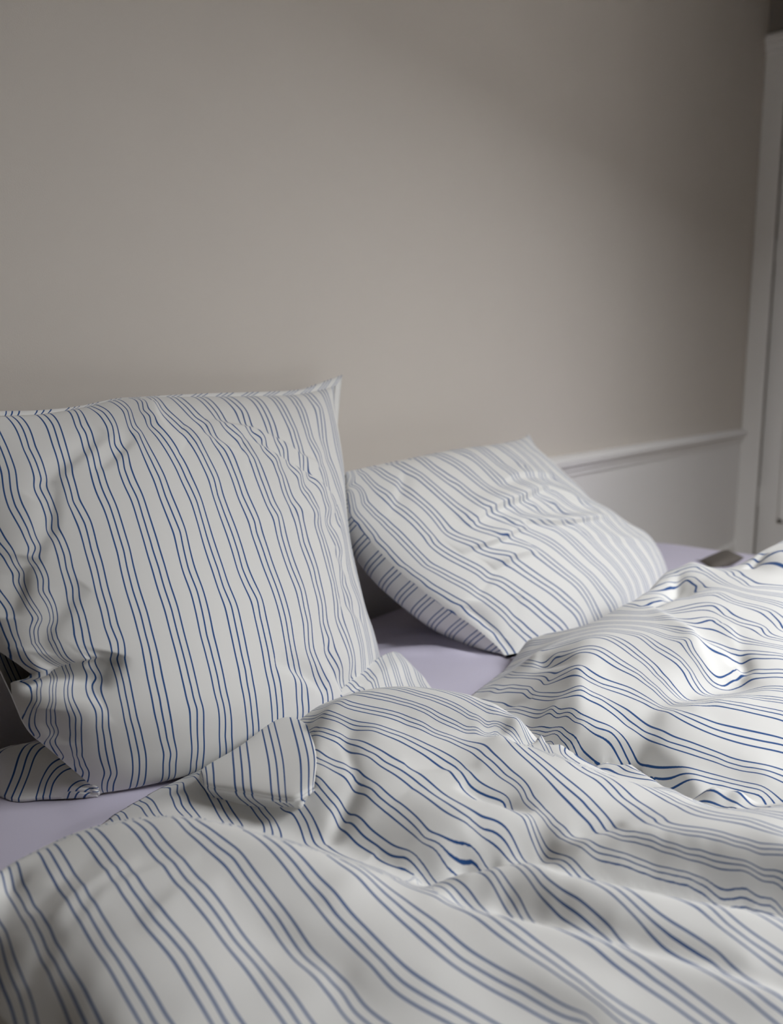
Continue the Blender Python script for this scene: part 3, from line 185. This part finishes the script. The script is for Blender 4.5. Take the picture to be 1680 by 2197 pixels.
def inside(poly, X, Y):
    poly = np.asarray(poly, float)
    r = np.zeros(X.shape, bool)
    for i in range(len(poly)):
        (xa, ya), (xb, yb) = poly[i-1], poly[i]
        if ya == yb: continue
        c = (ya > Y) != (yb > Y)
        r ^= c & (X < (xb-xa)*(Y-ya)/(yb-ya)+xa)
    return r

def dist_line(poly, X, Y, closed=True):
    poly = np.asarray(poly, float); best = np.full(X.shape, 1e9)
    for i in range(0 if closed else 1, len(poly)):
        p, d = poly[i-1], poly[i]-poly[i-1]
        l2 = max(d @ d, 1e-12)
        t = np.clip(((X-p[0])*d[0]+(Y-p[1])*d[1])/l2, 0, 1)
        best = np.minimum(best, np.hypot(X-p[0]-t*d[0], Y-p[1]-t*d[1]))
    return best

def shape_duvet(X, Y, Z, poly, edge):
    """cloth edge: roll down to the sheet along the outline"""
    d = dist_line(edge, X, Y, False)
    ins = inside(poly, X, Y)
    k = np.clip(d/.045, 0, 1); k = np.sqrt(np.clip(1-(1-k)**2, 0, 1))
    return np.where(ins, np.where(Z > .006, .006+(Z-.006)*k, Z), Z), ins


# ------------------------------------------------------------------ materials
def mat(name, color, rough=.8, noise=0.0, scale=30.0, bump=0.0, bump_scale=200.0, sheen=0.0):
    m = bpy.data.materials.new(name); m.use_nodes = True
    nt = m.node_tree; b = nt.nodes['Principled BSDF']
    b.inputs['Base Color'].default_value = (*color, 1)
    b.inputs['Roughness'].default_value = rough
    b.inputs['Specular IOR Level'].default_value = .25
    if sheen: b.inputs['Sheen Weight'].default_value = sheen
    tc = nt.nodes.new('ShaderNodeTexCoord')
    if noise:
        n = nt.nodes.new('ShaderNodeTexNoise'); n.inputs['Scale'].default_value = scale; n.inputs['Detail'].default_value = 5
        nt.links.new(tc.outputs['Object'], n.inputs['Vector'])
        r = nt.nodes.new('ShaderNodeMix'); r.data_type = 'RGBA'
        r.inputs[6].default_value = (*[c*(1-noise) for c in color], 1)
        r.inputs[7].default_value = (*[min(1, c*(1+noise)) for c in color], 1)
        nt.links.new(n.outputs['Fac'], r.inputs[0]); nt.links.new(r.outputs[2], b.inputs['Base Color'])
    if bump:
        n2 = nt.nodes.new('ShaderNodeTexNoise'); n2.inputs['Scale'].default_value = bump_scale; n2.inputs['Detail'].default_value = 3
        nt.links.new(tc.outputs['Object'], n2.inputs['Vector'])
        bp = nt.nodes.new('ShaderNodeBump'); bp.inputs['Strength'].default_value = bump; bp.inputs['Distance'].default_value = .004
        nt.links.new(n2.outputs['Fac'], bp.inputs['Height']); nt.links.new(bp.outputs['Normal'], b.inputs['Normal'])
    return m

def striped(name, cream, blue, gap=.22, half=.026):
    """cream cotton woven with thin blue lines in threes, along the cloth coordinate 'stripe'"""
    m = mat(name, cream, .85, bump=.10, bump_scale=60, sheen=.15)
    nt = m.node_tree; b = nt.nodes['Principled BSDF']
    def mth(op, *a):
        n = nt.nodes.new('ShaderNodeMath'); n.operation = op
        for i, x in enumerate(a):
            if isinstance(x, (int, float)): n.inputs[i].default_value = x
            else: nt.links.new(x, n.inputs[i])
        return n.outputs[0]
    at = nt.nodes.new('ShaderNodeAttribute'); at.attribute_name = 'stripe'
    x = mth('SUBTRACT', mth('FRACT', mth('ADD', at.outputs['Fac'], 100.5)), .5)
    ax = mth('ABSOLUTE', x)
    d = mth('MINIMUM', ax, mth('ABSOLUTE', mth('SUBTRACT', ax, gap)))
    mr = nt.nodes.new('ShaderNodeMapRange'); mr.interpolation_type = 'SMOOTHSTEP'
    mr.inputs[1].default_value = half*1.3; mr.inputs[2].default_value = half*.7
    mr.inputs[3].default_value = 0; mr.inputs[4].default_value = 1
    nt.links.new(d, mr.inputs[0])
    mx = nt.nodes.new('ShaderNodeMix'); mx.data_type = 'RGBA'
    mx.inputs[6].default_value = (*cream, 1); mx.inputs[7].default_value = (*blue, 1)
    nt.links.new(mr.outputs[0], mx.inputs[0]); nt.links.new(mx.outputs[2], b.inputs['Base Color'])
    return m

M_WALL = mat('warm_grey_wall_paint', (.65, .60, .54), .9, .02, 3, .06, 350)
M_DADO = mat('pale_grey_wall_paint', (.82, .80, .78), .9, .015, 3, .05, 350)
M_WHITE = mat('white_gloss_paint', (.90, .885, .86), .5)
M_CEIL = mat('ceiling_dark_low_bounce', (.20, .17, .14), .9)  # unseen ceiling, colour darkened to weaken the bounced light
M_WALL_DEEP = mat('wall_dark_low_bounce', (.26, .235, .205), .9, .02, 3, .06, 350)  # left, front and right walls, darkened in colour to cut bounce and deepen shade
M_FLOOR = mat('oak_floor', (.22, .15, .09), .5, .15, 6)
M_CREAM = striped('striped_cotton', (.77, .76, .73), (.014, .072, .235))
M_SHEET = mat('lavender_cotton', (.57, .535, .64), .9, .02, 12, .08, 40, .1)
M_MATT = mat('mattress_ticking', (.6, .58, .55), .9)
M_WOOD = mat('bed_base_fabric', (.16, .145, .135), .9, .1, 40)
M_DARK = mat('dark_brown_cloth', (.13, .115, .10), .95, .1, 40, .2, 120)
M_METAL = mat('brass', (.5, .4, .22), .35)
M_STREET = mat('sky_block_plaster', (.16, .15, .14), .9, .1, 2)
M_GLASS = mat('clear_glass', (1, 1, 1), .02)
M_GLASS.node_tree.nodes['Principled BSDF'].inputs['Transmission Weight'].default_value = 1

# ------------------------------------------------------------------ mesh helpers
def link(name, me, m, parent=None):
    me.materials.append(m)
    o = bpy.data.objects.new(name, me); COL.objects.link(o)
    if parent: o.parent = parent
    return o

def mesh(name, V, F, m, parent=None, smooth=True, stripe=None):
    me = bpy.data.meshes.new(name)
    V = np.asarray(V, float)
    me.from_pydata(V.tolist(), [], [tuple(int(i) for i in f) for f in F])
    me.update()
    if smooth: me.polygons.foreach_set('use_smooth', [True]*len(me.polygons))
    if stripe is not None:
        a = me.attributes.new('stripe', 'FLOAT', 'POINT')
        a.data.foreach_set('value', np.asarray(stripe, np.float32))
    return link(name, me, m, parent)

def box(V, F, x0, x1, y0, y1, z0, z1):
    n = len(V)
    V += [(x, y, z) for x in (x0, x1) for y in (y0, y1) for z in (z0, z1)]
    F += [tuple(n+i for i in q) for q in ((0, 1, 3, 2), (4, 6, 7, 5), (0, 4, 5, 1), (2, 3, 7, 6), (0, 2, 6, 4), (1, 5, 7, 3))]

def boxes(name, L, m, parent=None, bevel=0.0):
    V, F = [], []
    for b in L: box(V, F, *b)
    o = mesh(name, V, F, m, parent, smooth=False)
    if bevel:
        md = o.modifiers.new('rounded_edges', 'BEVEL'); md.width = bevel; md.segments = 2
    return o

def extrude_profile(name, prof, x0, x1, m, parent=None):
    """prof: (y,z) outline swept along x"""
    n = len(prof)
    V = [(x, y, z) for x in (x0, x1) for (y, z) in prof]
    F = [(i, (i+1) % n, n+(i+1) % n, n+i) for i in range(n)] + [tuple(range(n))[::-1], tuple(range(n, 2*n))]
    return mesh(name, V, F, m, parent, smooth=False)

def empty(name, loc, label, cat, group=None):
    o = bpy.data.objects.new(name, None); COL.objects.link(o); o.location = loc
    o['label'] = label; o['category'] = cat
    if group: o['group'] = group
    return o

def under(parent, child):
    child.parent = parent
    child.matrix_parent_inverse = parent.matrix_world.inverted() if False else child.matrix_parent_inverse
    child.location = tuple(-c for c in parent.location)

def tag(o, label, cat, group=None):
    o['label'] = label; o['category'] = cat
    if group: o['group'] = group

def structure(o): o['kind'] = 'structure'; return o

def grid_faces(nu, nv, off=0, flip=False):
    i = np.arange(nu*nv).reshape(nv, nu)+off
    q = np.stack([i[:-1, :-1], i[1:, :-1], i[1:, 1:], i[:-1, 1:]], -1).reshape(-1, 4)
    return q[:, ::-1] if flip else q

# ------------------------------------------------------------------ room
XL, XR, YB, YF, ZC = -3.2, 5.39, 1.32, -1.15, 3.75
structure(boxes('floor', [(XL-.2, XR+.2, YF-.2, YB+.2, -.12, 0)], M_FLOOR))
structure(boxes('ceiling', [(XL-.2, XR+.2, YF-.2, YB+.2, ZC, ZC+.12)], M_CEIL))
structure(boxes('wall_back', [(XL-.2, XR+.2, YB, YB+.2, .80, ZC), (XL-.2, XR+.2, YB, YB+.2, 0, .80)], M_WALL))
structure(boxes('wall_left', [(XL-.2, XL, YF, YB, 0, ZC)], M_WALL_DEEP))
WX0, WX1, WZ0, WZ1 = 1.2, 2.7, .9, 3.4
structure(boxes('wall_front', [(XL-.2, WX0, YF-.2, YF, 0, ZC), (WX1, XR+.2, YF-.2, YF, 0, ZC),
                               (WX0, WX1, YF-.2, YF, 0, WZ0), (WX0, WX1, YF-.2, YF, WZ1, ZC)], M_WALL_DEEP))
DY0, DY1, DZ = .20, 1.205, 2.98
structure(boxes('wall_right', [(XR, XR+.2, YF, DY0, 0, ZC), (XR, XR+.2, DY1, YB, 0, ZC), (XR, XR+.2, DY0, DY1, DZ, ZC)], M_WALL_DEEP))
# lower wall face and dado rail
structure(boxes('wall_back_dado', [(XL, XR, YB-.004, YB, .12, .76)], M_DADO))
rail = extrude_profile('trim_1', [(YB, .745), (YB-.012, .748), (YB-.014, .765), (YB-.022, .772), (YB-.024, .785), (YB-.040, .795),
                                  (YB-.044, .815), (YB-.034, .826), (YB-.016, .832), (YB, .834)], XL, XR, M_DADO)
structure(rail)
structure(extrude_profile('baseboard_back', [(YB, 0), (YB-.018, 0), (YB-.018, .10), (YB-.008, .12), (YB, .12)], XL, XR, M_WHITE))
# unseen slab over the street, added to cut off the low sky and steepen the daylight
structure(boxes('wall_sky_block', [(-16, 20, -12.4, -12, -9, 9.0)], M_STREET))
# window
w = structure(boxes('window_1', [(WX0, WX1, YF-.12, YF-.06, WZ0, WZ0+.06), (WX0, WX1, YF-.12, YF-.06, WZ1-.06, WZ1),
                                 (WX0, WX0+.06, YF-.12, YF-.06, WZ0, WZ1), (WX1-.06, WX1, YF-.12, YF-.06, WZ0, WZ1),
                                 ((WX0+WX1)/2-.04, (WX0+WX1)/2+.04, YF-.12, YF-.06, WZ0, WZ1)], M_WHITE))
boxes('window_sill', [(WX0-.05, WX1+.05, YF-.02, YF+.10, WZ0-.04, WZ0)], M_WHITE, w)
# door with casing and cornice on the right wall
d = structure(boxes('door_1', [(XR+.05, XR+.09, DY0, DY1, 0, DZ)], M_WHITE))
def dpart(name, L, m=M_WHITE, bevel=.004): return boxes(name, L, m, d, bevel)
dpart('casing', [(XR-.025, XR, DY1, YB-.001, 0, DZ+.02)])
dpart('casing', [(XR-.025, XR, DY0-.115, DY0, 0, DZ+.02)])
dpart('casing', [(XR-.025, XR, DY0-.115, YB-.001, DZ+.02, DZ+.06)])
dpart('cornice', [(XR-.05, XR, DY0-.13, YB-.001, DZ+.06, DZ+.09), (XR-.075, XR, DY0-.15, YB-.001, DZ+.09, DZ+.125), (XR-.055, XR, DY0-.14, YB-.001, DZ+.125, DZ+.145)])
for z0, z1 in ((.25, 1.0), (1.15, 2.1), (2.2, 2.8)):
    for y0, y1 in ((DY0+.12, (DY0+DY1)/2-.06), ((DY0+DY1)/2+.06, DY1-.12)):
        dpart('panel_moulding', [(XR+.035, XR+.05, y0, y1, z0, z0+.03), (XR+.035, XR+.05, y0, y1, z1-.03, z1),
                                 (XR+.035, XR+.05, y0, y0+.03, z0, z1), (XR+.035, XR+.05, y1-.03, y1, z0, z1)])
for z in (.35, 1.85, 2.7):
    dpart('hinge', [(XR+.03, XR+.05, DY1-.012, DY1-.001, z, z+.12)], M_WHITE, 0)

# ------------------------------------------------------------------ bed
MT = .50
bed = empty('double_bed', (1.7, .2, 0), 'wide low double bed with a dark fabric base, standing against the beige wall', 'bed')
def bpart(o): under(bed, o); return o
BX0, BX1, BY0, BY1 = .355, 3.04, -.80, 1.27
bpart(boxes('mattress', [(BX0, BX1, BY0, BY1, .26, MT-.006)], M_MATT, None, .03))
bpart(boxes('bed_base', [(BX0+.02, BX1-.02, BY0+.02, BY1-.01, .12, .26)], M_WOOD, None, .01))
for x in (BX0+.1, BX1-.17):
    for y in (BY0+.1, BY1-.17):
        bpart(boxes('leg', [(x, x+.07, y, y+.07, 0, .12)], M_WOOD, None, .005))

# fitted sheet: lies over the mattress and is drawn down its sides
hs = .012
xs = np.arange(BX0-.01, BX1+.0101, hs); ys = np.arange(BY0-.01, BY1+.0101, hs)
X, Y = np.meshgrid(xs, ys)
de = np.minimum(np.minimum(X-xs[0], xs[-1]-X), np.minimum(Y-ys[0], ys[-1]-Y))
Zs = MT-.0 + 0*X - .035*np.clip(1-de/.04, 0, 1)**2
Zs += .0016*np.sin(9*X+5*Y+2*np.sin(7*Y))+.0012*np.sin(23*X-14*Y+1.5*np.sin(11*X))
for amp, w1, w2, line in ((.010, .03, .015, [(1.36, 1.23), (1.48, 1.13), (1.58, .98)]), (.008, .03, .012, [(1.42, 1.12), (1.50, 1.02), (1.53, .90)]),
                          (.008, .02, .014, [(1.33, 1.08), (1.43, .98), (1.46, .88)]), (.006, .02, .02, [(1.30, 1.16), (1.40, 1.06)]),
                          (.004, .03, .02, [(.55, 1.0), (.75, .95), (.95, .96)]), (.003, .03, .02, [(.50, .93), (.64, .9)])):
    Zs += 1.7*amp*fold_profile(X, Y, line, w1, w2)
V = np.stack([X, Y, Zs], -1).reshape(-1, 3); F = grid_faces(len(xs), len(ys), 0, True).tolist()
nv0 = len(V)
ring = [j for j in range(len(xs))] + [len(xs)*(k+1)-1 for k in range(1, len(ys))] + [len(xs)*(len(ys)-1)+j for j in range(len(xs)-2, -1, -1)] + [len(xs)*k for k in range(len(ys)-2, 0, -1)]
low = V[ring].copy(); low[:, 2] = .24
V = np.vstack([V, low])
for a in range(len(ring)):
    b2 = (a+1) % len(ring); F.append((ring[a], ring[b2], nv0+b2, nv0+a))
sheet = mesh('fitted_sheet', V, F, M_SHEET)
tag(sheet, 'pale lavender fitted sheet stretched over the mattress under the striped bedding', 'sheet')

# ------------------------------------------------------------------ duvets
h = .0045
X, Y, Z = duvet_field(DUVET_HEIGHTS, .285, 2.93, -.63, 1.22, h)
for amp, w1, w2, line in DUVET_CREASES: Z = Z + amp*fold_profile(X, Y, line, w1, w2)
def duvet(name, poly, edge, below, stripes, regions, label):
    """the cloth: height over the bed, rolled down to the sheet at its outline; the print follows the cloth fold by fold"""
    z, ins = shape_duvet(X, Y, Z, poly, edge)
    if below is not None: z = z-.012*inside(below, X, Y)
    idx = np.full(X.shape, -1)
    face = ins[:-1, :-1] & ins[1:, :-1] & ins[1:, 1:] & ins[:-1, 1:]
    use = np.zeros(X.shape, bool)
    for a, b in ((slice(None, -1), slice(None, -1)), (slice(1, None), slice(None, -1)), (slice(1, None), slice(1, None)), (slice(None, -1), slice(1, None))):
        use[a, b] |= face
    idx[use] = np.arange(use.sum())
    V = np.stack([X[use], Y[use], MT+np.maximum(z[use], -.25)], 1)
    s = np.zeros(len(V)); left = np.ones(len(V), bool)
    for i, st in enumerate(stripes):
        m = rbf_fit([p[:2] for p in st], [p[2] for p in st], .006, 2e-3)
        k = left & inside(regions[i], V[:, 0], V[:, 1]) if i < len(regions) else left.copy()
        s[k] = rbf_eval(m, V[k][:, :2]); left &= ~k
    q = np.stack([idx[:-1, :-1], idx[:-1, 1:], idx[1:, 1:], idx[1:, :-1]], -1)[face]
    o = mesh(name, V, q, M_CREAM, None, True, s)
    md = o.modifiers.new('cloth_thickness', 'SOLIDIFY'); md.thickness = .004; md.offset = -1
    tag(o, label, 'duvet')
    return o
front = duvet('duvet', FRONT_OUTLINE, FRONT_HEM, None, FRONT_STRIPES, FRONT_REGIONS, 'rumpled blue striped duvet across the front of the bed, one corner turned up')
duvet('duvet', BACK_OUTLINE, BACK_HEM, FRONT_OUTLINE, [BACK_STRIPES], [], 'second blue striped duvet bunched up behind the first, touching the far pillow')

# ------------------------------------------------------------------ pillows
def pillow(S, creases, stripes, label, loc, across=False):
    root = empty('pillow', loc, label, 'pillow')
    nu, nv = 300, 260
    P = pillow_front(S, nu, nv, creases)
    n = np.array(S['n'], float); n /= np.linalg.norm(n)
    u = np.linspace(0, 1, nu)[None, :]; v = np.linspace(0, 1, nv)[:, None]
    B = coons(S['L'], S['T'], S['R'], S['B'], nu, nv) - (S['back']*bulge(u, 3.0, .42)*bulge(v, 3.0, .5))[..., None]*n
    B[..., 2] = np.maximum(B[..., 2], MT+.004)
    P[..., 2] = np.maximum(P[..., 2], MT+.004)
    m = rbf_fit([p[:2] for p in stripes], [p[2] for p in stripes],  .005, 3e-3 if across else 1e-3)
    ab = np.stack([(u*S['W']+0*v).ravel(), (v*S['H']+0*u).ravel()], 1)
    s = rbf_eval(m, ab)
    V = np.vstack([P.reshape(-1, 3), B.reshape(-1, 3)])
    F = np.vstack([grid_faces(nu, nv), grid_faces(nu, nv, nu*nv, True)])
    sb = np.repeat(s.reshape(nv, nu)[:1], nv, 0).ravel() if not across else ((v*S['H']+.15*u)/.046).ravel()
    o = mesh('pillowcase', V, F, M_CREAM, root, True, np.concatenate([s, sb]))
    o.location = tuple(-c for c in loc)
    return root, P, s.reshape(nv, nu)
pl, PL, sl = pillow(LEANING, LEANING_CREASES, LEANING_STRIPES, 'large square cream pillow with navy triple stripes, standing upright against the wall', (1.0, 1.0, MT))
pr, PR, sr = pillow(RECLINED, RECLINED_CREASES, RECLINED_STRIPES, 'slumped blue striped pillow lying back against the wall, on the far side of the bed', (1.8, .9, MT), True)

def patch(name, rows, m, parent, nu=60, nv=40, thick=.006):
    """a piece of cloth through a net of points (x, y, z, stripe)"""
    G = np.array(rows, float)
    A = np.stack([catmull(r, nu) for r in G])
    A = np.stack([catmull(A[:, i], nv) for i in range(nu)], 1)
    V = A.reshape(-1, 4); low = V[:, :3].copy(); low[:, 2] = np.maximum(low[:, 2]-thick, MT+.001)
    n = len(V)
    F = np.vstack([grid_faces(nu, nv), grid_faces(nu, nv, n, True)]).tolist()
    i = np.arange(n).reshape(nv, nu)
    ring = list(i[0]) + list(i[1:, -1]) + list(i[-1, -2::-1]) + list(i[-2:0:-1, 0])
    for a in range(len(ring)):
        b = ring[(a+1) % len(ring)]; F.append((ring[a], b, b+n, ring[a]+n))
    o = mesh(name, np.vstack([V[:, :3], low]), F, m, None, True, np.concatenate([V[:, 3], V[:, 3]]))
    under(parent, o)
    return o
def hem(inner, outer, s0, s1, parent, n=120):
    """the flat stitched border outside the seam"""
    A, B = catmull(inner, n), catmull(outer, n)
    s = s0 if s1 is None else np.linspace(s0, s1, n)
    s = np.interp(np.linspace(0, 1, n), np.linspace(0, 1, len(s)), s)
    M = A+(B-A)*.5; M[:, 1] -= .002
    off = np.array([0, .004, 0])
    V = np.vstack([A-off*.5, M, B, B+off, A+off*1.5]); F = []
    for r in range(4): F += grid_faces(n, 2, 0).tolist() if False else [(r*n+i, r*n+i+1, (r+1)*n+i+1, (r+1)*n+i) for i in range(n-1)]
    o = mesh('hem', V, F, M_CREAM, None, True, np.tile(s, 5))
    under(parent, o)
    return o
patch('turned_corner', TURNED_CORNER, M_CREAM, front, 80, 60, .004)
patch('pillowcase_corner', CORNER_NEAR, M_CREAM, pl)
patch('pillowcase_corner', CORNER_FAR, M_CREAM, pl)
hem(HEM_TOP[0], HEM_TOP[1], sl[0], None, pl)
hem(HEM_SIDE[0], HEM_SIDE[1], np.array([17.5, 17.5]), None, pl)

# a dark cushion between the sheet's edge and the bunched duvet
def cushion(name, c, rx, ry, rz, tilt, turn, m):
    n = 40; s = np.linspace(-1, 1, n)
    U, W = np.meshgrid(s, s)
    t = (np.clip(1-U**4, 0, 1)*np.clip(1-W**4, 0, 1))**.5
    pinch = 1-.10*(1-U**2)*(W**2) - .10*(1-W**2)*(U**2)
    top = np.stack([U*rx*pinch, W*ry*pinch, t*rz], -1).reshape(-1, 3); bot = top*np.array([1, 1, -1])
    V = np.vstack([top, bot])
    ct, st = math.cos(tilt), math.sin(tilt); ca, sa = math.cos(turn), math.sin(turn)
    V = V @ np.array([[ct, 0, st], [0, 1, 0], [-st, 0, ct]]).T
    V = V @ np.array([[ca, -sa, 0], [sa, ca, 0], [0, 0, 1]]).T
    V = V+np.array(c)
    V[:, 2] = np.maximum(V[:, 2], MT+.003)
    return mesh(name, V, np.vstack([grid_faces(n, n), grid_faces(n, n, n*n, True)]), m)
cu = cushion('cushion', (2.755, .72, MT+.012), .062, .06, .018, -.42, -.92, M_DARK)
tag(cu, 'small dark brown cushion on the sheet, peeping out behind the bunched duvet', 'cushion')
